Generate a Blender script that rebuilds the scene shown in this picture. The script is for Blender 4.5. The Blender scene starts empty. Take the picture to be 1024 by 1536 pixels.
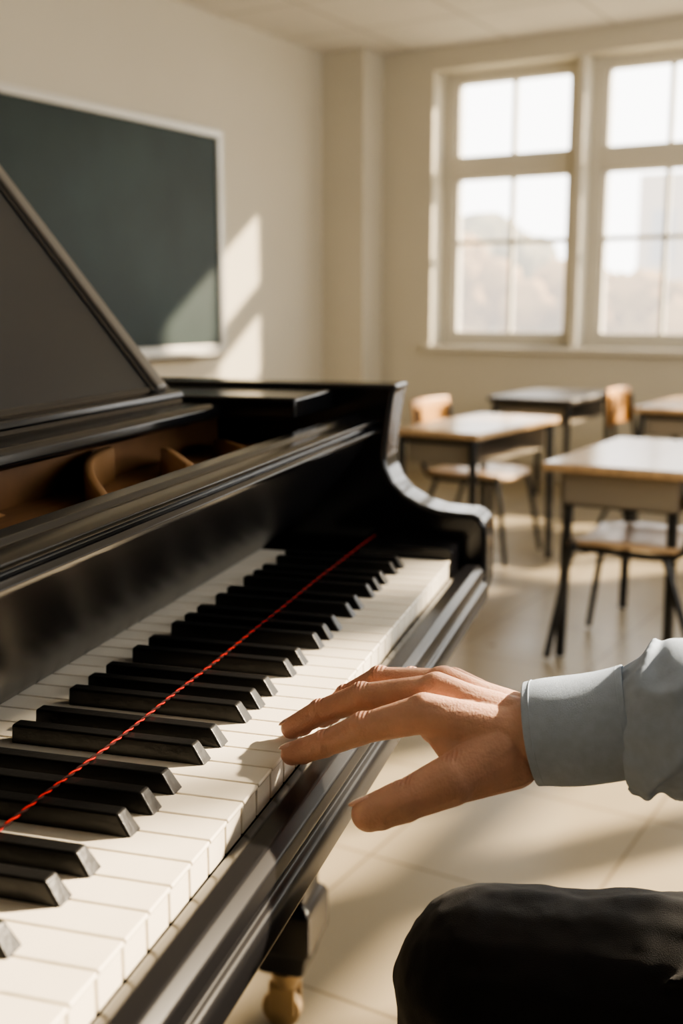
import bpy, bmesh, math, random
from mathutils import Vector, Matrix, noise
random.seed(4)
S=bpy.context.scene
S.view_settings.look='AgX - Medium High Contrast'
CX,CY,H=3.72,-6.06,0.985
KZ=0.695
# ---------------------------------------------------------------- materials
def mat(name,col,rough=.5,metal=0,var=0,scale=8,bump=0,bscale=60,coat=0,spec=.5,sss=0,stretch=None,sheen=0,haze_glow=0):
    m=bpy.data.materials.new(name); m.use_nodes=True
    nt=m.node_tree; b=nt.nodes['Principled BSDF']
    b.inputs['Base Color'].default_value=(*col,1); b.inputs['Roughness'].default_value=rough
    b.inputs['Metallic'].default_value=metal; b.inputs['Coat Weight'].default_value=coat
    b.inputs['Specular IOR Level'].default_value=spec; b.inputs['Sheen Weight'].default_value=sheen
    if haze_glow:
        b.inputs['Emission Color'].default_value=(1,.955,.89,1); b.inputs['Emission Strength'].default_value=haze_glow  # material glows by itself to imitate distance haze
    if sss:
        b.inputs['Subsurface Weight'].default_value=sss
        b.inputs['Subsurface Radius'].default_value=(1,.35,.2); b.inputs['Subsurface Scale'].default_value=.006
    tc=nt.nodes.new('ShaderNodeTexCoord'); mp=nt.nodes.new('ShaderNodeMapping')
    nt.links.new(tc.outputs['Object'],mp.inputs[0])
    if stretch: mp.inputs['Scale'].default_value=stretch
    if var:
        n=nt.nodes.new('ShaderNodeTexNoise'); n.inputs['Scale'].default_value=scale; n.inputs['Detail'].default_value=5
        nt.links.new(mp.outputs[0],n.inputs[0])
        r=nt.nodes.new('ShaderNodeMapRange'); r.inputs['From Min'].default_value=.3; r.inputs['From Max'].default_value=.7
        r.inputs['To Min'].default_value=1-var; r.inputs['To Max'].default_value=1+var
        nt.links.new(n.outputs[0],r.inputs[0])
        mx=nt.nodes.new('ShaderNodeVectorMath'); mx.operation='SCALE'; mx.inputs[0].default_value=col; mx.name='tint'
        nt.links.new(r.outputs[0],mx.inputs['Scale']); nt.links.new(mx.outputs[0],b.inputs['Base Color'])
    if bump:
        n=nt.nodes.new('ShaderNodeTexNoise'); n.inputs['Scale'].default_value=bscale; n.inputs['Detail'].default_value=4
        nt.links.new(mp.outputs[0],n.inputs[0])
        bp=nt.nodes.new('ShaderNodeBump'); bp.inputs['Strength'].default_value=bump; bp.inputs['Distance'].default_value=.002; bp.name='bump'
        nt.links.new(n.outputs[0],bp.inputs['Height']); nt.links.new(bp.outputs[0],b.inputs['Normal'])
    return m
M_black=mat('black_lacquer',(.006,.006,.007),.16,bump=.02,bscale=25,spec=.40)
M_black2=mat('black_satin_lacquer',(.007,.007,.008),.25,spec=.30)
M_lid=mat('lid_underside',(.012,.013,.015),.33,spec=.28)
M_edge=mat('lid_edge_worn',(.11,.098,.082),.30)  # lighter tone paints in the window light on the lid edge
M_white=mat('ivory_key',(.78,.72,.61),.25,var=.03,scale=30,spec=.4)
M_ebony=mat('ebony_key',(.008,.008,.008),.32,bump=.15,bscale=200,spec=.36)
M_gap=mat('key_gap',(.10,.055,.03),.9)
M_gold=mat('cast_plate_gold',(.34,.19,.085),.42,metal=.2,var=.15)
M_brown=mat('soundboard_wood',(.24,.125,.055),.45,var=.3,stretch=(2,20,2))
M_brass=mat('brass',(.46,.35,.22),.40,metal=1)
M_red=mat('red_thread',(.28,.009,.006),.8,spec=.1)
M_redd=mat('dark_thread',(.02,.005,.005),.8,spec=.1)
M_wall=mat('painted_wall',(.55,.51,.415),.75,var=.02,scale=2,bump=.08,bscale=300,spec=.3)
M_frame=mat('window_paint',(.58,.545,.46),.45)
M_trim=mat('baseboard_paint',(.38,.33,.25),.5)
M_alu=mat('board_frame_aluminium',(.60,.58,.53),.35,metal=.3)
M_board=mat('chalkboard_green',(.021,.036,.035),.5,var=.22,scale=2.2,spec=.3)
M_wood=mat('desk_wood',(.47,.32,.18),.22,var=.18,scale=6,stretch=(10,1,1),spec=.6)
M_cwood=mat('chair_wood',(.58,.30,.10),.35,var=.15,scale=6,stretch=(1,8,1))
M_seatw=mat('seat_wood',(.52,.36,.21),.28,var=.12,scale=6,stretch=(1,8,1))
M_apron=mat('desk_box_metal',(.25,.215,.165),.5)
M_leg=mat('black_tube_metal',(.009,.010,.011),.35)
M_skin=mat('skin',(.67,.40,.295),.50,var=.10,scale=60,bump=.26,bscale=560,sss=.18)
M_nail=mat('nail',(.72,.45,.36),.28)
M_shirt=mat('pale_blue_cotton',(.44,.53,.67),.85,var=.05,scale=160,bump=.25,bscale=1600,spec=.2)
M_pants=mat('black_trouser_cloth',(.011,.011,.012),.7,bump=.35,bscale=1400,spec=.3,sheen=.12)
M_shoe=mat('black_shoe',(.015,.013,.012),.3)
M_hair=mat('brown_hair',(.06,.035,.02),.6,bump=.6,bscale=200)
def tilemat(name,c1,c2,tile,mortar,rough,var=.04,spec=.4):
    m=bpy.data.materials.new(name); m.use_nodes=True; nt=m.node_tree; b=nt.nodes['Principled BSDF']; b.inputs['Specular IOR Level'].default_value=spec
    tc=nt.nodes.new('ShaderNodeTexCoord'); br=nt.nodes.new('ShaderNodeTexBrick')
    br.offset=0; br.inputs['Scale'].default_value=1; br.inputs['Brick Width'].default_value=tile; br.inputs['Row Height'].default_value=tile
    br.inputs['Mortar Size'].default_value=mortar; br.inputs['Mortar Smooth'].default_value=.3
    br.inputs['Color1'].default_value=(*c1,1); br.inputs['Color2'].default_value=(*[c*(1-var) for c in c1],1); br.inputs['Mortar'].default_value=(*c2,1)
    nt.links.new(tc.outputs['Object'],br.inputs[0])
    n=nt.nodes.new('ShaderNodeTexNoise'); n.inputs['Scale'].default_value=3; n.inputs['Detail'].default_value=6
    nt.links.new(tc.outputs['Object'],n.inputs[0])
    mr=nt.nodes.new('ShaderNodeMapRange'); mr.inputs['To Min'].default_value=.9; mr.inputs['To Max'].default_value=1.1
    nt.links.new(n.outputs[0],mr.inputs[0])
    v=nt.nodes.new('ShaderNodeVectorMath'); v.operation='SCALE'; nt.links.new(br.outputs[0],v.inputs[0]); nt.links.new(mr.outputs[0],v.inputs['Scale'])
    nt.links.new(v.outputs[0],b.inputs['Base Color'])
    r2=nt.nodes.new('ShaderNodeMapRange'); r2.inputs['To Min'].default_value=rough-.06; r2.inputs['To Max'].default_value=rough+.1
    nt.links.new(n.outputs[0],r2.inputs[0]); nt.links.new(r2.outputs[0],b.inputs['Roughness'])
    return m
M_floor=tilemat('vinyl_floor_tiles',(.305,.256,.180),(.17,.137,.09),.40,.0035,.29,.05)
M_ceil=tilemat('ceiling_tiles',(.66,.63,.57),(.46,.44,.39),.6,.010,.85,.01)
# ---------------------------------------------------------------- helpers
def empty(name,loc=(0,0,0),rz=0):
    e=bpy.data.objects.new(name,None); S.collection.objects.link(e); e.location=loc; e.rotation_euler=(0,0,rz); e.empty_display_size=.1; return e
def obj(name,bm,m,parent=None,smooth=False,bevel=0,seg=2):
    me=bpy.data.meshes.new(name); bmesh.ops.recalc_face_normals(bm,faces=bm.faces[:]); bm.to_mesh(me); bm.free()
    o=bpy.data.objects.new(name,me); S.collection.objects.link(o)
    for x in (m if isinstance(m,(list,tuple)) else [m]): me.materials.append(x)
    if smooth: me.polygons.foreach_set('use_smooth',[True]*len(me.polygons))
    if parent: o.parent=parent
    if bevel:
        b=o.modifiers.new('bevel','BEVEL'); b.width=bevel; b.segments=seg; b.limit_method='ANGLE'; b.angle_limit=math.radians(30)
        me.polygons.foreach_set('use_smooth',[True]*len(me.polygons))
        w=o.modifiers.new('wn','WEIGHTED_NORMAL'); w.keep_sharp=True
    return o
def box(bm,a,b,mi=0):
    vs=[bm.verts.new((x,y,z)) for z in (a[2],b[2]) for y in (a[1],b[1]) for x in (a[0],b[0])]
    for f in ((0,2,3,1),(4,5,7,6),(0,1,5,4),(2,6,7,3),(0,4,6,2),(1,3,7,5)):
        fc=bm.faces.new([vs[i] for i in f]); fc.material_index=mi
    return vs
def boxo(name,a,b,m,parent=None,bevel=0):
    bm=bmesh.new(); box(bm,a,b); return obj(name,bm,m,parent,bevel=bevel)
def prof(name,pts,x0,x1,m,parent,bevel=0.002,seg=3):
    "profile in (y,z) extruded along x"
    bm=bmesh.new(); A=[bm.verts.new((x0,p[0],p[1])) for p in pts]; B=[bm.verts.new((x1,p[0],p[1])) for p in pts]
    n=len(pts); bm.faces.new(A); bm.faces.new(B[::-1])
    for i in range(n): bm.faces.new((A[i],B[i],B[(i+1)%n],A[(i+1)%n]))
    return obj(name,bm,m,parent,bevel=bevel,seg=seg)
def tube(name,pts,r,m,parent,cyc=False,res=4):
    c=bpy.data.curves.new(name,'CURVE'); c.dimensions='3D'; c.bevel_depth=r; c.bevel_resolution=res; c.use_fill_caps=True
    s=c.splines.new('POLY'); s.points.add(len(pts)-1)
    for p,q in zip(s.points,pts): p.co=(*q,1)
    s.use_cyclic_u=cyc; s.use_smooth=True
    o=bpy.data.objects.new(name,c); S.collection.objects.link(o); c.materials.append(m); o.parent=parent; return o
def smoothpath(pts,n=8):
    P=[Vector(p) for p in pts]; out=[]
    for i in range(len(P)-1):
        p0=P[max(i-1,0)];p1=P[i];p2=P[i+1];p3=P[min(i+2,len(P)-1)]
        for k in range(n):
            t=k/n
            out.append(.5*((2*p1)+(p2-p0)*t+(2*p0-5*p1+4*p2-p3)*t*t+(3*p1-p0-3*p2+p3)*t**3))
    out.append(P[-1]); return out
def capsule(bm,p0,p1,r0,r1,seg=18,rings=6):
    p0=Vector(p0);p1=Vector(p1);d=(p1-p0)
    L=d.length; d=d/L if L>1e-6 else Vector((0,0,1))
    a=d.orthogonal().normalized(); b=d.cross(a)
    prof=[]
    for i in range(rings+1):
        t=-math.pi/2+i/rings*math.pi/2; prof.append((p0+d*r0*math.sin(t),r0*math.cos(t)))
    for i in range(rings+1):
        t=i/rings*math.pi/2; prof.append((p1+d*r1*math.sin(t),r1*math.cos(t)))
    prev=None; first=bm.verts.new(prof[0][0])
    for c,r in prof[1:-1]:
        ring=[bm.verts.new(c+(a*math.cos(2*math.pi*k/seg)+b*math.sin(2*math.pi*k/seg))*r) for k in range(seg)]
        for k in range(seg):
            k2=(k+1)%seg
            if prev: bm.faces.new((prev[k],prev[k2],ring[k2],ring[k]))
            else: bm.faces.new((first,ring[k2],ring[k]))
        prev=ring
    last=bm.verts.new(prof[-1][0])
    for k in range(seg): bm.faces.new((prev[k],prev[(k+1)%seg],last))
def ellip(bm,c,sx,sy,sz,rot=None,seg=20):
    mtx=Matrix.Translation(c)@(rot.to_4x4() if rot else Matrix())@Matrix.Diagonal((sx,sy,sz,1))
    bmesh.ops.create_uvsphere(bm,u_segments=seg,v_segments=seg//2+2,radius=1,matrix=mtx)
def blob(name,bm,m,parent,vox,sm=8,disp=None):
    o=obj(name,bm,m,parent,smooth=True)
    r=o.modifiers.new('rm','REMESH'); r.mode='VOXEL'; r.voxel_size=vox; r.use_smooth_shade=True
    s=o.modifiers.new('sm','SMOOTH'); s.factor=.5; s.iterations=sm
    if disp:
        for k,(st,sc) in enumerate(disp):
            t=bpy.data.textures.new(name+'_fold%d'%k,'CLOUDS'); t.noise_scale=sc; t.noise_depth=2
            d=o.modifiers.new('d','DISPLACE'); d.texture=t; d.strength=st; d.mid_level=.5
    return o
# ---------------------------------------------------------------- room
XL,XR,YB,ZC=.13,4.6,-8.0,2.43
boxo('floor',(XL-.2,YB-.2,-.1),(XR+.2,.3,0),M_floor)
boxo('ceiling',(XL-.2,YB-.2,ZC),(XR+.2,.3,ZC+.1),M_ceil)
boxo('wall_left',(XL-.2,YB-.2,0),(XL,.3,ZC),M_wall)
boxo('wall_back',(XL,YB-.2,0),(XR,YB,ZC),M_wall)
ZS,ZH=.76,2.31
X0,X1=.75,4.3
bm=bmesh.new()
box(bm,(XL,0,0),(XR,.28,ZS)); box(bm,(XL,0,ZH),(XR,.28,ZC)); box(bm,(XL,0,ZS),(X0,.28,ZH)); box(bm,(X1,0,ZS),(XR,.28,ZH))
obj('wall_front',bm,M_wall)
boxo('wall_pilaster',(XL,-.22,0),(.415,-.0005,ZC-.001),M_wall)
Y0,Y1=-5.2,-.9
bm=bmesh.new()
box(bm,(XR,YB,0),(XR+.2,0,ZS)); box(bm,(XR,YB,ZH),(XR+.2,0,ZC)); box(bm,(XR,YB,ZS),(XR+.2,Y0,ZH)); box(bm,(XR,Y1,ZS),(XR+.2,0,ZH))
obj('wall_right',bm,M_wall)
boxo('baseboard_front',(.415,-.015,0),(XR,-.0005,.1),M_trim)
boxo('baseboard_left',(XL+.0005,YB,0),(XL+.015,-.22,.1),M_trim)
boxo('trim_1',(X0-.03,-.04,ZS-.035),(X1+.03,.1,ZS+.0),M_frame,bevel=.006)
# glass
gm=bpy.data.materials.new('window_glass'); gm.use_nodes=True; nt=gm.node_tree; nt.nodes.clear()
o_=nt.nodes.new('ShaderNodeOutputMaterial'); mx=nt.nodes.new('ShaderNodeMixShader'); tr=nt.nodes.new('ShaderNodeBsdfTransparent'); gl=nt.nodes.new('ShaderNodeBsdfGlossy')
gl.inputs['Roughness'].default_value=.05; mx.inputs[0].default_value=.05
nt.links.new(tr.outputs[0],mx.inputs[1]); nt.links.new(gl.outputs[0],mx.inputs[2]); nt.links.new(mx.outputs[0],o_.inputs[0])
def window(n,x0,x1):
    e=empty('window_%d'%n,((x0+x1)/2,.2,(ZS+ZH)/2))
    bm=bmesh.new(); ox,oz=(x0+x1)/2,(ZS+ZH)/2
    def B(a,b): box(bm,(a[0]-ox,a[1]-.2,a[2]-oz),(b[0]-ox,b[1]-.2,b[2]-oz))
    gx0,gx1=x0+.075,x1-.075; xm=(gx0+gx1)/2
    B((x0,.15,ZS),(gx0,.25,ZH)); B((gx1,.15,ZS),(x1,.25,ZH))
    B((gx0,.15,ZS),(gx1,.25,.82)); B((gx0,.15,2.266),(gx1,.25,ZH)); B((gx0,.14,1.73),(gx1,.25,1.83))
    B((xm-.012,.175,.82),(xm+.012,.215,1.73)); B((xm-.012,.175,1.83),(xm+.012,.215,2.266)); B((gx0,.175,1.345),(gx1,.215,1.37))
    for (za,zb) in ((.82,1.73),(1.83,2.266)):
        for xx in (gx0,gx1-.018): B((xx,.165,za),(xx+.018,.22,zb))
        for zz in (za,zb-.018): B((gx0,.165,zz),(gx1,.22,zz+.018))
    obj('frame',bm,M_frame,e,bevel=.003)
    bm=bmesh.new(); vs=[bm.verts.new(p) for p in ((gx0-ox,.0,.82-oz),(gx1-ox,.0,.82-oz),(gx1-ox,.0,2.266-oz),(gx0-ox,.0,2.266-oz))]; bm.faces.new(vs)
    obj('glass',bm,gm,e)
window(1,.75,1.597); window(2,1.638,2.485); window(3,2.526,3.373); window(4,3.414,4.261)
bm=bmesh.new()
for xx in (1.597,2.485,3.373): box(bm,(xx+.0,.02,ZS),(xx+.041,.27,ZH))
box(bm,(4.261,.02,ZS),(4.3,.27,ZH))
obj('trim_2',bm,M_frame,bevel=.004)
# right wall windows, added out of view to let the sun in
bm=bmesh.new(); n=4; w=(Y1-Y0)/n
for i in range(n+1): box(bm,(XR+.04,Y0+i*w-.05,ZS),(XR+.15,Y0+i*w+.05,ZH))
for i in range(n): box(bm,(XR+.08,Y0+i*w+w/2-.015,ZS),(XR+.12,Y0+i*w+w/2+.015,ZH))
box(bm,(XR+.04,Y0,ZS),(XR+.15,Y1,ZS+.05)); box(bm,(XR+.04,Y0,ZH-.05),(XR+.15,Y1,ZH)); box(bm,(XR+.05,Y0,1.75),(XR+.14,Y1,1.82)); 
obj('window_5',bm,M_frame)
# chalkboard
e=empty('chalkboard',(XL,-2.6,1.3))
ya,yb,za,zb=-1.33,1.33,-.51,.53
boxo('writing_surface',(.004,ya,za),(.018,yb,zb),M_board,e)
bm=bmesh.new(); t=.035
box(bm,(.002,ya-t,zb),(.03,yb+t,zb+t)); box(bm,(.002,ya-t,za-t),(.03,yb+t,za)); box(bm,(.002,yb,za),(.03,yb+t,zb)); box(bm,(.002,ya-t,za),(.03,ya,zb))
obj('frame',bm,M_alu,e,bevel=.003)
bm=bmesh.new(); box(bm,(.002,ya,za-.06),(.10,yb-.12,za-.045)); box(bm,(.09,ya,za-.06),(.10,yb-.12,za-.03)); obj('chalk_tray',bm,M_alu,e)
# lamps added on the ceiling out of view, as soft fill
def ceil_fill(x,y):
    e=empty('ceiling_lamp',(x,y,ZC))
    boxo('housing',(-.62,-.16,-.05),(.62,.16,-.002),M_alu,e,bevel=.01)
    l=bpy.data.lights.new('tube_light','AREA'); l.shape='RECTANGLE'; l.size=1.1; l.size_y=.26; l.energy=2; l.color=(1,.90,.76)
    o=bpy.data.objects.new('tube_light',l); S.collection.objects.link(o); o.parent=e; o.location=(0,0,-.056)
for p in ((1.6,-6.2),(3.4,-6.6),(3.2,-3.6)): ceil_fill(*p)
# ---------------------------------------------------------------- desks & chairs
def desk(x,y,w=.40,l=.71,z=.565,rz=0,top=M_wood,ins=.03):
    e=empty('school_desk',(x+w/2,y+l/2,0),rz); a,b=w/2,l/2
    boxo('desktop',(-a,-b,z-.024),(a,b,z),top,e,bevel=.006)
    bm=bmesh.new(); h=.10; i=.045
    box(bm,(-a+i,-b+i,z-.022-h),(a-i,b-i,z-.022-h+.006))
    box(bm,(-a+i,-b+i,z-.022-h),(-a+i+.006,b-i,z-.0245)); box(bm,(-a+i,-b+i,z-.022-h),(a-i,-b+i+.006,z-.0245)); box(bm,(-a+i,b-i-.006,z-.022-h),(a-i,b-i,z-.0245))
    obj('book_box',bm,M_apron,e)
    k=0
    for sx in (-1,1):
        for sy in (-1,1):
            k+=1
            tube('leg_%d'%k,[(sx*(a-ins),sy*(b-ins),z-.025),(sx*(a-ins+.008),sy*(b-ins+.01),0.006)],.0145,M_leg,e)
    tube('rail_1',[(-a+ins,-b+ins,z-.036),(a-ins,-b+ins,z-.036)],.012,M_leg,e)
    tube('rail_2',[(-a+ins,b-ins,z-.036),(a-ins,b-ins,z-.036)],.012,M_leg,e)
def chair(x,y,rz=0,back=M_cwood,bs=.33,top=.62):
    "backrest at local -x, facing +x"
    e=empty('school_chair',(x,y,0),rz); z=.34; s=.17
    bm=bmesh.new(); nx,ny=8,8; g=[]
    for i in range(nx+1):
        row=[]
        for j in range(ny+1):
            a=-s+2*s*i/nx; b=-s+2*s*j/ny
            k=1-.12*((a/s)**2)*(abs(b)/s); row.append(bm.verts.new((a,b*k,z-.012*(1-(b/s)**2)-.01*max(0,a/s)**3)))
        g.append(row)
    for i in range(nx):
        for j in range(ny): bm.faces.new((g[i][j],g[i+1][j],g[i+1][j+1],g[i][j+1]))
    o=obj('seat',bm,M_seatw,e,smooth=True); m=o.modifiers.new('s','SOLIDIFY'); m.thickness=.014; m.offset=1
    bm=bmesh.new(); g=[]
    for i in range(11):
        row=[]
        for j in range(5):
            b=-bs/2+bs*i/10; zz=top-.16+.16*j/4
            row.append(bm.verts.new((-.185-.03*(1-(b/.165)**2)-.02*j/4,b,zz)))
        g.append(row)
    for i in range(10):
        for j in range(4): bm.faces.new((g[i][j],g[i+1][j],g[i+1][j+1],g[i][j+1]))
    o=obj('backrest',bm,back,e,smooth=True); m=o.modifiers.new('s','SOLIDIFY'); m.thickness=.012; m.offset=0
    m=o.modifiers.new('b','BEVEL'); m.width=.004; m.segments=2
    for k,sy in ((1,-1),(2,1)):
        tube('frame_%d'%k,smoothpath([(.21,sy*.185,.009),(.16,sy*.155,z-.03),(.13,sy*.15,z-.014),(-.10,sy*.15,z-.014),(-.16,sy*.15,z+.04),(-.19,sy*.14,top-.03)]),.010,M_leg,e)
        tube('rear_leg_%d'%k,[(-.10,sy*.15,z-.02),(-.215,sy*.185,.009)],.010,M_leg,e)
    tube('cross_bar',[(.12,-.15,z-.02),(.12,.15,z-.02)],.009,M_leg,e)
desk(2.64,-3.154,w=.41,ins=.062)
desk(1.887,-2.60,w=.34,rz=math.radians(-3))
desk(1.60,-1.12,w=.42,l=.66,top=mat('dark_desktop',(.07,.06,.05),.4))
desk(2.36,-1.32,w=.44,l=.66)
chair(1.93,-1.98)
chair(2.88,-2.96,math.pi)
chair(2.41,-1.02)
# ---------------------------------------------------------------- piano (local: x=along keys, y=into piano, z above key tops)
TH=math.radians(104.6)
PX,PY=CX,CY
piano=empty('grand_piano',(PX,PY,KZ),TH)
UE=1.253; OCT=.18; WK=OCT/7; C0=.43
U_START=UE+.0004-52*WK
bm=bmesh.new(); bb=bmesh.new()
# whites
nlow=int(round((C0-U_START)/WK)); 
for i in range(52):
    a=C0+(i-nlow)*WK
    box(bm,(a+.0005,.228,-.003),(a+WK-.0005,.462,0)); box(bm,(a+.0009,.2295,-.022),(a+WK-.0009,.45,-.003))
U0=C0-nlow*WK; U1=C0+(52-nlow)*WK
obj('white_keys',bm,M_white,piano,bevel=.0011,seg=2)
offs={0:-.0022,1:.0022,3:-.003,4:0,5:.003}
for i in range(52):
    k=(i-nlow)%7
    if k in offs and i<51:
        c=C0+(i-nlow+1)*WK+offs[k]; w0,w1=.0070,.0054
        pts=[(c-w0,.271,-.001),(c+w0,.271,-.001),(c+w0,.412,-.001),(c-w0,.412,-.001),(c-w1,.280,.0125),(c+w1,.280,.0125),(c+w1,.412,.0125),(c-w1,.412,.0125)]
        v=[bb.verts.new(p) for p in pts]
        for f in ((0,1,2,3),(4,5,6,7),(0,1,5,4),(1,2,6,5),(2,3,7,6),(3,0,4,7)): bb.faces.new([v[j] for j in f])
obj('black_keys',bb,M_ebony,piano,bevel=.0016,seg=3)
boxo('key_frame',(U0,.234,-.024),(U1,.46,-.0045),M_gap,piano)
ci,co=1.310,1.378
li,lo=U0-.057,U0-.125
boxo('keybed',(lo+.002,.235,-.098),(co-.004,.62,-.026),M_black2,piano,bevel=.004)
prof('key_slip',[(.224,-.017),(.217,-.0135),(.205,-.015),(.198,-.021),(.196,-.030),(.198,-.033),(.198,-.036),(.194,-.038),(.191,-.044),(.191,-.056),(.197,-.062),(.225,-.064),(.2275,-.06),(.2275,-.02)],li,ci,M_black2,piano,bevel=.0015)
prof('key_block_treble',[(.226,-.02),(.226,.010),(.232,.014),(.34,.014),(.34,-.02)],U1+.0015,ci,M_black,piano)
prof('key_block_bass',[(.226,-.02),(.226,.010),(.232,.014),(.34,.014),(.34,-.02)],li,U0-.0015,M_black,piano)
prof('fallboard',[(.458,.0015),(.437,.018),(.408,.046),(.376,.083),(.350,.118),(.340,.137),(.355,.145),(.385,.145),(.47,.035),(.47,.0015)],li,ci,M_black2,piano,bevel=.0012)
prof('front_rail',[(.337,.1365),(.329,.139),(.327,.144),(.331,.1475),(.335,.148),(.335,.1505),(.331,.152),(.331,.156),(.338,.158),(.350,.1585),(.353,.162),(.366,.163),(.370,.160),(.372,.13),(.36,.13)],li,ci,M_black,piano,bevel=.0009,seg=2)
cheek=[(.306,.198),(.3115,.185),(.3165,.15),(.3205,.115),(.319,.098),(.311,.080),(.297,.065),(.277,.054),(.255,.0475),(.230,.0455),(.212,.045),(.2015,.040),(.1965,.030),(.195,.012),(.195,-.045),(.198,-.060),(.207,-.068),(.25,-.075),(.28,-.098),(.62,-.098),(.62,.198)]
prof('cheek_treble',cheek,ci,co,M_black,piano,bevel=.007,seg=4)
prof('cheek_bass',cheek,lo,li,M_black,piano,bevel=.007,seg=4)
# curved rim
out=[(co,.60),(co,1.0)]+[tuple(p[:2]) for p in smoothpath([(co,1.0,0),(1.34,1.12,0),(1.15,1.32,0),(.95,1.50,0),(.78,1.72,0),(.60,1.90,0),(.30,1.98,0),(.05,1.90,0),(lo,1.70,0)],5)]+[(lo,.60)]
def offset(pl,d):
    r=[]
    for i,p in enumerate(pl):
        a=Vector(pl[max(i-1,0)]);b=Vector(pl[min(i+1,len(pl)-1)]);t=(b-a).normalized(); r.append((p[0]-t.y*d,p[1]+t.x*d))
    return r
inn=offset(out,.045)
bm=bmesh.new(); R=[[bm.verts.new((p[0],p[1],z)) for p in pl] for pl,z in ((out,-.098),(out,.198),(inn,.198),(inn,-.098))]
for i in range(len(out)-1):
    for a in range(4):
        b=(a+1)%4; bm.faces.new((R[a][i],R[a][i+1],R[b][i+1],R[b][i]))
bm.faces.new([R[a][0] for a in range(4)]); bm.faces.new([R[a][-1] for a in range(4)])
obj('rim',bm,M_black,piano,bevel=.004)
def flat(name,pl,z,m,th=.01):
    bm=bmesh.new(); f=bm.faces.new([bm.verts.new((p[0],p[1],z)) for p in pl]); r=bmesh.ops.extrude_face_region(bm,geom=[f]); bmesh.ops.translate(bm,verts=[x for x in r['geom'] if isinstance(x,bmesh.types.BMVert)],vec=(0,0,-th))
    return obj(name,bm,m,piano)
flat('soundboard',[(ci,.475)]+inn+[(li,.475)],.02,M_brown)
plate=[(ci-.02,.50)]+[(p[0],p[1]) for p in offset(out,.09)][1:-1]+[(li+.02,.50)]
flat('cast_plate',plate,.085,M_gold,.02)
boxo('pin_block',(li+.001,.535,.02),(ci-.001,.62,.160),M_brown,piano,bevel=.005)
# cast-plate webs: curved sheets sweeping back from the front edge
def web(name,u0,u1,h0,h1,dip):
    bm=bmesh.new(); pr=None; N=40
    for i in range(N+1):
        t=i/N; u=u0+(u1-u0)*t; vv=.410+.110*math.sin(t*math.pi/2)
        h=h0+(h1-h0)*t+dip*math.sin(math.pi*t)
        a=bm.verts.new((u,vv,h)); b=bm.verts.new((u,vv,.105))
        if pr: bm.faces.new((pr[0],a,b,pr[1]))
        pr=(a,b)
    o=obj(name,bm,M_gold,piano,smooth=True); m=o.modifiers.new('s','SOLIDIFY'); m.thickness=.009; m.offset=0; m=o.modifiers.new('b','BEVEL'); m.width=.0025; m.segments=2
k=0
for (u0,u1,h0,h1,d) in ((.02,.34,.145,.12,.01),(.30,.60,.148,.12,.014),(.60,.80,.150,.120,.014),(.78,.99,.137,.155,.004),(.93,1.16,.150,.118,.014),(1.10,1.29,.14,.12,.01)):
    k+=1; web('plate_web_%d'%k,u0,u1,h0,h1,d)
prof('inner_belt',[(.400,.108),(.400,.122),(.41,.125),(.535,.120),(.535,.108)],li,ci,M_brown,piano)
# front lid strips and raised lid
prof('lid_front_strip',[(.475,.168),(.471,.172),(.472,.181),(.478,.185),(.515,.186),(.518,.190),(.54,.191),(.60,.191),(.60,.168)],li+.01,1.235,M_black,piano,bevel=.002)
prof('lid_hinge_strip',[(.518,.1905),(.520,.197),(.535,.199),(.538,.204),(.560,.205),(.60,.205),(.60,.1905)],li+.01,1.165,M_black,piano,bevel=.0015)
bm=bmesh.new(); box(bm,(1.16,.385,.168),(ci-.0,.90,.192)); obj('lid_side_strip',bm,M_black,piano,bevel=.004)
# lid panel, leaning back
lid=empty('lid',(0,.535,.199)); lid.parent=piano; lid.rotation_euler=(-math.radians(39),0,0)
LZ=.78
boxo('lid_panel',(li+.02,0,0),(1.128,.018,LZ-.02),M_lid,lid)
bm=bmesh.new(); box(bm,(1.128,-.006,0),(1.152,.024,LZ)); box(bm,(li,-.006,0),(li+.02,.024,LZ)); box(bm,(li,-.006,LZ-.02),(1.152,.024,LZ+.004)); 
obj('lid_frame',bm,M_edge,lid,bevel=.004)
bm=bmesh.new(); box(bm,(1.118,-.002,.0),(1.128,.015,LZ-.02)); obj('lid_frame_inner',bm,M_black,lid)
# legs
def pleg(n,u,v):
    e=empty('leg_%d'%n,(u,v,0)); e.parent=piano
    secs=[(-.0985,.058),(-.13,.058),(-.135,.050),(-.20,.048),(-.46,.035),(-.485,.035),(-.490,.042),(-.500,.046),(-.550,.046),(-.562,.038),(-.59,.032),(-.598,.020)]
    bm=bmesh.new(); pr=None
    for z,w in secs:
        r=[bm.verts.new((sx*w,sy*w,z)) for sx,sy in ((-1,-1),(1,-1),(1,1),(-1,1))]
        if pr:
            for k in range(4): bm.faces.new((pr[k],pr[(k+1)%4],r[(k+1)%4],r[k]))
        else: bm.faces.new(r)
        pr=r
    bm.faces.new(pr); obj('leg_body',bm,M_black,e,bevel=.004)
    bm=bmesh.new(); bmesh.ops.create_cone(bm,cap_ends=True,segments=28,radius1=.028,radius2=.028,depth=.018,matrix=Matrix.Translation((.012,.012,-.667))@Matrix.Rotation(math.pi/2,4,'Y'))
    bmesh.ops.create_cone(bm,cap_ends=True,segments=24,radius1=.014,radius2=.027,depth=.030,matrix=Matrix.Translation((0,0,-.611)))
    box(bm,(-.006,-.012,-.67),(-.001,.026,-.62)); box(bm,(.024,-.012,-.67),(.029,.026,-.62)); box(bm,(-.006,-.012,-.632),(.029,.026,-.622))
    obj('caster',bm,M_brass,e,bevel=.003)
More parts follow.
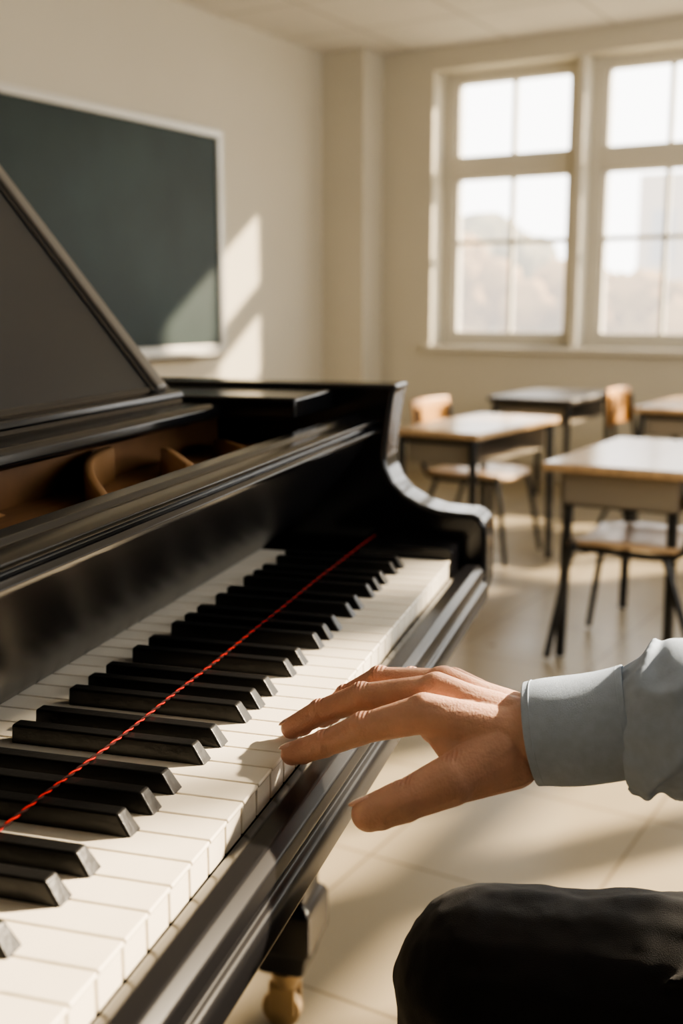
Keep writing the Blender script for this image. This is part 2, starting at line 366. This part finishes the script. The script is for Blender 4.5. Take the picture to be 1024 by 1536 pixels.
pleg(1,1.318,.455); pleg(2,-.10,.455); pleg(3,.35,1.75)
# pedal lyre
bm=bmesh.new(); box(bm,(.50,.60,-.56),(.52,.63,-.098)); box(bm,(.62,.60,-.56),(.64,.63,-.098)); box(bm,(.46,.57,-.60),(.68,.68,-.55)); obj('pedal_lyre',bm,M_black,piano,bevel=.004)
bm=bmesh.new()
for u in (.52,.57,.62): box(bm,(u-.01,.46,-.59),(u+.01,.57,-.58))
obj('pedals',bm,M_brass,piano,bevel=.003)
# red twisted thread
def helix(ph,m,nm,r):
    pts=[]; N=1800
    for i in range(N+1):
        u=li+.02+(ci-li-.02)*i/N; sag=.0002*math.sin(u*40)
        a=2*math.pi*u/.017+ph; pts.append((u,.331+.0006*math.cos(a)+.0018*math.sin(u*7)+.0005*math.sin(u*37),.0142+sag+.0006*math.sin(a)))
    tube(nm,pts,r,m,thread,res=2)
thread=empty('red_thread',(PX,PY,KZ),TH)
helix(0,M_red,'strand_1',.0006); helix(math.pi,M_redd,'strand_2',.0008)
# ---------------------------------------------------------------- person
person=empty('seated_pianist',(PX,PY,KZ),TH)
bm=bmesh.new()
F={
'index':([(.643,.134,.0430),(.642,.170,.0305),(.643,.1955,.0170),(.645,.2180,.0070)],[.0122,.0102,.0090,.0076]),
'middle':([(.667,.131,.049),(.676,.180,.0380),(.681,.210,.0230),(.683,.2310,.0088)],[.0120,.0100,.0088,.0076]),
'ring':([(.688,.130,.047),(.700,.174,.0430),(.705,.199,.0270),(.706,.216,.0090)],[.0113,.0092,.0081,.0071]),
'pinky':([(.706,.125,.041),(.722,.157,.038),(.729,.175,.0245),(.730,.189,.0080)],[.0100,.0080,.0071,.0063]),
'thumb':([(.641,.085,.025),(.619,.110,.013),(.607,.1355,.002),(.600,.155,-.0055)],[.0185,.0155,.0130,.0108])}
for n,(P,R) in F.items():
    for i in range(3): capsule(bm,P[i],P[i+1],R[i],R[i+1]*(.93 if i<2 else 1))
    for i in (1,2):
        if n!='thumb': ellip(bm,(P[i][0],P[i][1],P[i][2]+.0005),R[i]*1.05,R[i]*1.03,R[i]*1.03)
    if n!='thumb':   # finger pulp
        t=Vector(P[3])*.75+Vector(P[2])*.25; ellip(bm,t+Vector((0,-.001,-.0012)),R[3]*.98,R[3]*1.2,R[3]*.95)
ellip(bm,(.602,.1495,-.0045),.0115,.0125,.0108)
wr=[(.648,.068,.033),(.657,.067,.035),(.667,.067,.034),(.676,.068,.031)]
for (P,R),w in zip([F['index'],F['middle'],F['ring'],F['pinky']],wr):
    capsule(bm,w,P[0],.0172,R[0]*.98)
    capsule(bm,(w[0],w[1]+.01,w[2]+.0085),(P[0][0],P[0][1]-.002,P[0][2]+.0050),.0080,R[0]*.76)   # knuckle / tendon ridge
    ellip(bm,(P[0][0],P[0][1],P[0][2]+.0042),.0088,.0095,.0088)
capsule(bm,(.668,.083,.024),(.676,.122,.034),.018,.013); capsule(bm,(.685,.083,.022),(.700,.119,.030),.016,.012); capsule(bm,(.655,.083,.024),(.655,.125,.033),.018,.013)
capsule(bm,(.645,.078,.020),(.625,.106,.013),.019,.0155)
capsule(bm,(.632,.105,.019),(.645,.122,.033),.010,.010)   # web
for du in (-.010,0,.010): capsule(bm,(.661+du,.078,.031),(.661+du,.0,.046),.0205,.0255)
blob('hand_right',bm,M_skin,person,.00105,sm=6)
# skin: redder fingertips + joint creases (object space of the hand)
nt=M_skin.node_tree; N_=nt.nodes; L_=nt.links; b=N_['Principled BSDF']
tc=N_.new('ShaderNodeTexCoord'); sp=N_.new('ShaderNodeSeparateXYZ'); L_.new(tc.outputs['Object'],sp.inputs[0])
tip=N_.new('ShaderNodeMapRange'); tip.inputs['From Min'].default_value=.165; tip.inputs['From Max'].default_value=.225; tip.inputs['To Max'].default_value=.5; L_.new(sp.outputs['Y'],tip.inputs[0])
mixc=N_.new('ShaderNodeMix'); mixc.data_type='RGBA'; mixc.inputs[7].default_value=(.67,.33,.245,1); L_.new(tip.outputs[0],mixc.inputs[0]); L_.new(N_['tint'].outputs[0],mixc.inputs[6])
acc=None
for n,(P,R) in F.items():
    for i in (1,2):
        d=N_.new('ShaderNodeVectorMath'); d.operation='DISTANCE'; d.inputs[1].default_value=(P[i][0],P[i][1],P[i][2]+R[i]); L_.new(tc.outputs['Object'],d.inputs[0])
        r=N_.new('ShaderNodeMapRange'); r.interpolation_type='SMOOTHSTEP'; r.inputs['From Min'].default_value=.0035; r.inputs['From Max'].default_value=.0085; r.inputs['To Min'].default_value=1; r.inputs['To Max'].default_value=0; L_.new(d.outputs['Value'],r.inputs[0])
        if acc is None: acc=r.outputs[0]
        else:
            m=N_.new('ShaderNodeMath'); m.operation='MAXIMUM'; L_.new(acc,m.inputs[0]); L_.new(r.outputs[0],m.inputs[1]); acc=m.outputs[0]
nz=N_.new('ShaderNodeTexNoise'); nz.inputs['Scale'].default_value=180; L_.new(tc.outputs['Object'],nz.inputs[0])
ad=N_.new('ShaderNodeMath'); ad.operation='MULTIPLY_ADD'; ad.inputs[1].default_value=2300; L_.new(sp.outputs['Y'],ad.inputs[0])
nm=N_.new('ShaderNodeMath'); nm.operation='MULTIPLY'; nm.inputs[1].default_value=5; L_.new(nz.outputs[0],nm.inputs[0]); L_.new(nm.outputs[0],ad.inputs[2])
sn=N_.new('ShaderNodeMath'); sn.operation='SINE'; L_.new(ad.outputs[0],sn.inputs[0])
cr=N_.new('ShaderNodeMath'); cr.operation='MULTIPLY'; L_.new(sn.outputs[0],cr.inputs[0]); L_.new(acc,cr.inputs[1])
b2=N_.new('ShaderNodeBump'); b2.inputs['Strength'].default_value=.55; b2.inputs['Distance'].default_value=.0004; L_.new(cr.outputs[0],b2.inputs['Height']); L_.new(N_['bump'].outputs[0],b2.inputs['Normal']); L_.new(b2.outputs[0],b.inputs['Normal'])
kr=N_.new('ShaderNodeMath'); kr.operation='MULTIPLY'; kr.inputs[1].default_value=.30; L_.new(acc,kr.inputs[0])
mix2=N_.new('ShaderNodeMix'); mix2.data_type='RGBA'; mix2.inputs[7].default_value=(.58,.28,.21,1); L_.new(kr.outputs[0],mix2.inputs[0]); L_.new(mixc.outputs[2],mix2.inputs[6]); L_.new(mix2.outputs[2],b.inputs['Base Color'])
bm=bmesh.new()
for n,(P,R) in F.items():
    a,b=Vector(P[2]),Vector(P[3]); d=(b-a).normalized()
    up=Vector((0,0,1)) if n!='thumb' else Vector((.35,.3,.9)); nrm=(up-d*up.dot(d)).normalized(); s=d.cross(nrm)
    rot=Matrix((d,s,nrm)).transposed(); r=R[3]
    ellip(bm,b+d*r*.10+nrm*r*.80,r*.85,r*.66,r*.20,rot)
obj('nails',bm,M_nail,person,smooth=True)
# cuff
def loft(name,rows,m,parent,seg=64,th=.002,fold=0,fs=30,seed=0,pleat=None,ridge=0):
    bm=bmesh.new(); pr=None
    for i,(c,ra,rb) in enumerate(rows):
        c=Vector(c); n_=Vector(rows[min(i+1,len(rows)-1)][0])-Vector(rows[max(i-1,0)][0]); n_.normalize()
        a=Vector((1,0,0)); a=(a-n_*a.dot(n_)).normalized(); b=n_.cross(a); ring=[]
        for k in range(seg):
            t=2*math.pi*k/seg; q=1+(pleat(i,t) if pleat else 0); p=c+a*math.cos(t)*ra*q+b*math.sin(t)*rb*q; p0=p.copy(); dr=(p-c).normalized()
            if fold: p=p+dr*fold*noise.noise(Vector((p0.x*fs*.6+seed,p0.y*fs*2.2+p0.z*fs*.8,p0.z*fs)))
            if ridge:
                f=min(1,i/8); w=1-abs(noise.noise(Vector((p0.x*14+3,p0.y*34+p0.z*22,p0.z*16-p0.y*14))))*2.6
                p=p+dr*ridge*max(0,w)**2*f
            ring.append(bm.verts.new(p))
        if pr:
            for k in range(seg): bm.faces.new((pr[k],pr[(k+1)%seg],ring[(k+1)%seg],ring[k]))
        pr=ring
    o=obj(name,bm,m,parent,smooth=True); s=o.modifiers.new('s','SOLIDIFY'); s.thickness=th; s.offset=1
    s=o.modifiers.new('ss','SUBSURF'); s.levels=1; s.render_levels=1
    return o
def lerp(a,b,t): return tuple(a[i]+(b[i]-a[i])*t for i in range(3))
c0,c1=(.662,.0675,.0300),(.664,.008,.0440)
loft('cuff',[(lerp(c0,c1,t),.0340+.003*t,.0295+.0028*t) for t in (0,.015,.03,.06,.08,.2,.4,.6,.8,.92,.97,1)],M_shirt,person,fold=.0026,fs=20,th=.0018)
for nm,ta in (('cuff_stitch_1',.075),('cuff_stitch_2',.93)):
    pts=[]
    for k in range(90):
        t=2*math.pi*k/90; c=lerp(c0,c1,ta); d=(Vector(c1)-Vector(c0)).normalized(); a=Vector((1,0,0)); a=(a-d*a.dot(d)).normalized(); b=d.cross(a)
        p=Vector(c)+a*math.cos(t)*(.0340+.003*ta+.0016)+b*math.sin(t)*(.0295+.0028*ta+.0016)
        p=p+(p-Vector(c)).normalized()*.0026*noise.noise(Vector((p.x*12,p.y*44+p.z*16,p.z*20))); pts.append(p)
    tube(nm,pts,.0004,M_shirt,person,cyc=True,res=1)
rows=[]
cs=[(.664,.013,.0425),(.665,-.03,.0485),(.670,-.09,.054),(.680,-.17,.060)]
path=smoothpath(cs,24)
for i,p in enumerate(path):
    t=i/(len(path)-1); r=.0325+.0105*min(1,t*4.0)+.010*t
    if i<2: r=.0318+.0008*i
    rows.append((p,r*1.08,r))
def pl(i,t): 
    f=max(0,1-i/18)*min(1,i/2); return f*(.035*math.sin(9*t+.5)+.025*math.sin(15*t+1))
loft('sleeve_forearm',rows,M_shirt,person,fold=.010,fs=15,th=.0012,seg=160,pleat=pl,ridge=.0065)
bm=bmesh.new()
capsule(bm,(.680,-.15,.060),(.73,-.34,.28),.052,.068)
capsule(bm,(.73,-.34,.28),(.56,-.40,.30),.070,.09); capsule(bm,(.39,-.34,.28),(.56,-.40,.30),.070,.09)
for z,w,r in ((-.10,.07,.12),(.0,.07,.115),(.10,.08,.12),(.20,.09,.12)): capsule(bm,(.56-w,-.40,z),(.56+w,-.40,z),r,r)
capsule(bm,(.56,-.40,.30),(.56,-.39,.37),.075,.055)
capsule(bm,(.39,-.34,.28),(.35,-.24,.02),.066,.05); capsule(bm,(.35,-.24,.02),(.42,-.06,-.055),.048,.036)
blob('shirt',bm,M_shirt,person,.006,sm=6,disp=[(.012,.06)])
bm=bmesh.new()
capsule(bm,(.725,.092,-.188),(.70,-.18,-.170),.074,.088); capsule(bm,(.70,-.18,-.170),(.64,-.40,-.155),.088,.105)
capsule(bm,(.725,.092,-.188),(.725,.10,-.60),.073,.058)
capsule(bm,(.40,.085,-.19),(.44,-.20,-.172),.074,.088); capsule(bm,(.44,-.20,-.172),(.50,-.40,-.155),.088,.105)
capsule(bm,(.40,.085,-.19),(.39,.09,-.60),.073,.058)
capsule(bm,(.50,-.42,-.12),(.62,-.42,-.12),.12,.12)
# cloth folds fanning from the hip crease
for (a,b,r) in (((.655,-.02,-.118),(.700,-.16,-.100),.006),((.665,.00,-.125),(.690,-.09,-.108),.005),((.640,-.07,-.150),(.680,-.20,-.112),.007),((.648,.02,-.150),(.660,-.12,-.140),.005),((.70,-.02,-.105),(.73,-.16,-.092),.005)): capsule(bm,a,b,r*.5,r*1.3)
blob('trousers',bm,M_pants,person,.0035,sm=5,disp=[(.012,.09),(.004,.03)])
bm=bmesh.new()
for u in (.725,.39):
    capsule(bm,(u,.06,-.655),(u,.24,-.662),.036,.030); capsule(bm,(u,.06,-.655),(u,.09,-.60),.036,.04)
blob('shoes',bm,M_shoe,person,.005,sm=3)
bm=bmesh.new()
capsule(bm,(.56,-.39,.34),(.56,-.375,.44),.048,.046); ellip(bm,(.56,-.355,.535),.068,.085,.105); capsule(bm,(.56,-.30,.475),(.56,-.32,.48),.03,.04)
capsule(bm,(.56,-.268,.545),(.56,-.262,.520),.007,.011)
for s in (-1,1): ellip(bm,(.56+s*.068,-.365,.53),.008,.016,.028); ellip(bm,(.56+s*.026,-.277,.49),.012,.01,.006)
capsule(bm,(.42,-.06,-.055),(.425,-.03,-.068),.026,.025)
for k in range(4): capsule(bm,(.405+k*.014,-.02,-.075),(.402+k*.017,.045,-.098),.013,.009)
capsule(bm,(.45,-.03,-.075),(.475,.005,-.10),.012,.009)
blob('head_and_left_hand',bm,M_skin,person,.003,sm=4)
bm=bmesh.new(); ellip(bm,(.56,-.375,.565),.076,.088,.095); ellip(bm,(.56,-.40,.53),.07,.07,.08); blob('hair',bm,M_hair,person,.005,sm=2,disp=[(.01,.02)])
# ---------------------------------------------------------------- outside (distant, materials glow to paint the haze)
boxo('ground_outside',(-60,.6,-1.2),(40,90,-1.1),mat('lawn',(.36,.33,.25),.9,var=.2,scale=.4))
M_fol=mat('autumn_foliage',(.22,.14,.06),1,var=.2,scale=.6,spec=.05,haze_glow=.95); M_fol2=mat('olive_foliage',(.16,.14,.09),1,var=.2,scale=.6,spec=.05,haze_glow=.95); M_bark=mat('bark',(.15,.12,.09),.9,haze_glow=.8)
def tree(x,y,h,r,m):
    e=empty('tree',(x,y,-1.1)); bm=bmesh.new()
    for k in range(46):
        a=random.random()*6.28; q=r*.8*random.random()**.5
        zz=h-r*.35-random.random()*r*1.7*(1-.2*q/r)-.35*q*q/r
        bmesh.ops.create_icosphere(bm,subdivisions=3,radius=r*random.uniform(.16,.34),matrix=Matrix.Translation((q*math.cos(a),q*math.sin(a),zz)))
    for v in bm.verts: v.co+=Vector((noise.noise(v.co*5),noise.noise(v.co*5+Vector((9,0,0))),noise.noise(v.co*5+Vector((0,9,0)))))*.2
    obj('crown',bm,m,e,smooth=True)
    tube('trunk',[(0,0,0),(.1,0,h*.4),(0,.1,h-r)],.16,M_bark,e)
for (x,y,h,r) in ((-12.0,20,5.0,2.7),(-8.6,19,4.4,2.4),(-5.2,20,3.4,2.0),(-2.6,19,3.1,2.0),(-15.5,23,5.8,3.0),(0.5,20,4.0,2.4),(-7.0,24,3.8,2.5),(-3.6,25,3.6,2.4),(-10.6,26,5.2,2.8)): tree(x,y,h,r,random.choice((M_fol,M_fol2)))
b=empty('building',(-5.4,34,-1.1)); boxo('facade',(-2.5,0,0),(7,6,6.6),mat('brick_facade',(.22,.18,.14),.9,var=.1,haze_glow=1.4),b)
bm=bmesh.new()
for i in range(6):
    for j in range(2): box(bm,(-2+i*1.4,-.05,1+j*2.6),(-1.2+i*1.4,-.005,2.8+j*2.6))
obj('facade_windows',bm,mat('pale_panes',(.12,.13,.15),.4,haze_glow=1.3),b)
# ---------------------------------------------------------------- light
w=bpy.data.worlds.new('sky'); S.world=w; w.use_nodes=True
bg=w.node_tree.nodes['Background']; bg.inputs[0].default_value=(1,.98,.945,1); bg.inputs[1].default_value=5.8
l=bpy.data.lights.new('sun','SUN'); l.energy=26; l.angle=math.radians(1.6); l.color=(1,.82,.59)
so=bpy.data.objects.new('sun',l); S.collection.objects.link(so); so.location=(6,6,8)
so.rotation_euler=Vector((-.70,-1,-.70)).to_track_quat('-Z','Y').to_euler()
def portal(name,loc,rot,sx,sy):
    l=bpy.data.lights.new(name,'AREA'); l.shape='RECTANGLE'; l.size=sx; l.size_y=sy
    l.cycles.is_portal=True
    o=bpy.data.objects.new(name,l); S.collection.objects.link(o); o.location=loc; o.rotation_euler=rot
portal('window_portal_front',((X0+X1)/2,.29,(ZS+ZH)/2),(-math.pi/2,0,0),X1-X0,ZH-ZS)
portal('window_portal_side',(XR+.21,(Y0+Y1)/2,(ZS+ZH)/2),(math.pi/2,0,math.pi/2),Y1-Y0,ZH-ZS)
# ---------------------------------------------------------------- camera
c=bpy.data.cameras.new('camera'); co_=bpy.data.objects.new('camera',c); S.collection.objects.link(co_); S.camera=co_
co_.location=(CX,CY,H); co_.rotation_euler=(math.radians(90-10.4),0,math.radians(30.6))
c.lens=1678/1536*36; c.sensor_width=36; c.clip_start=.02
c.dof.use_dof=True; c.dof.focus_distance=.74; c.dof.aperture_fstop=5.6
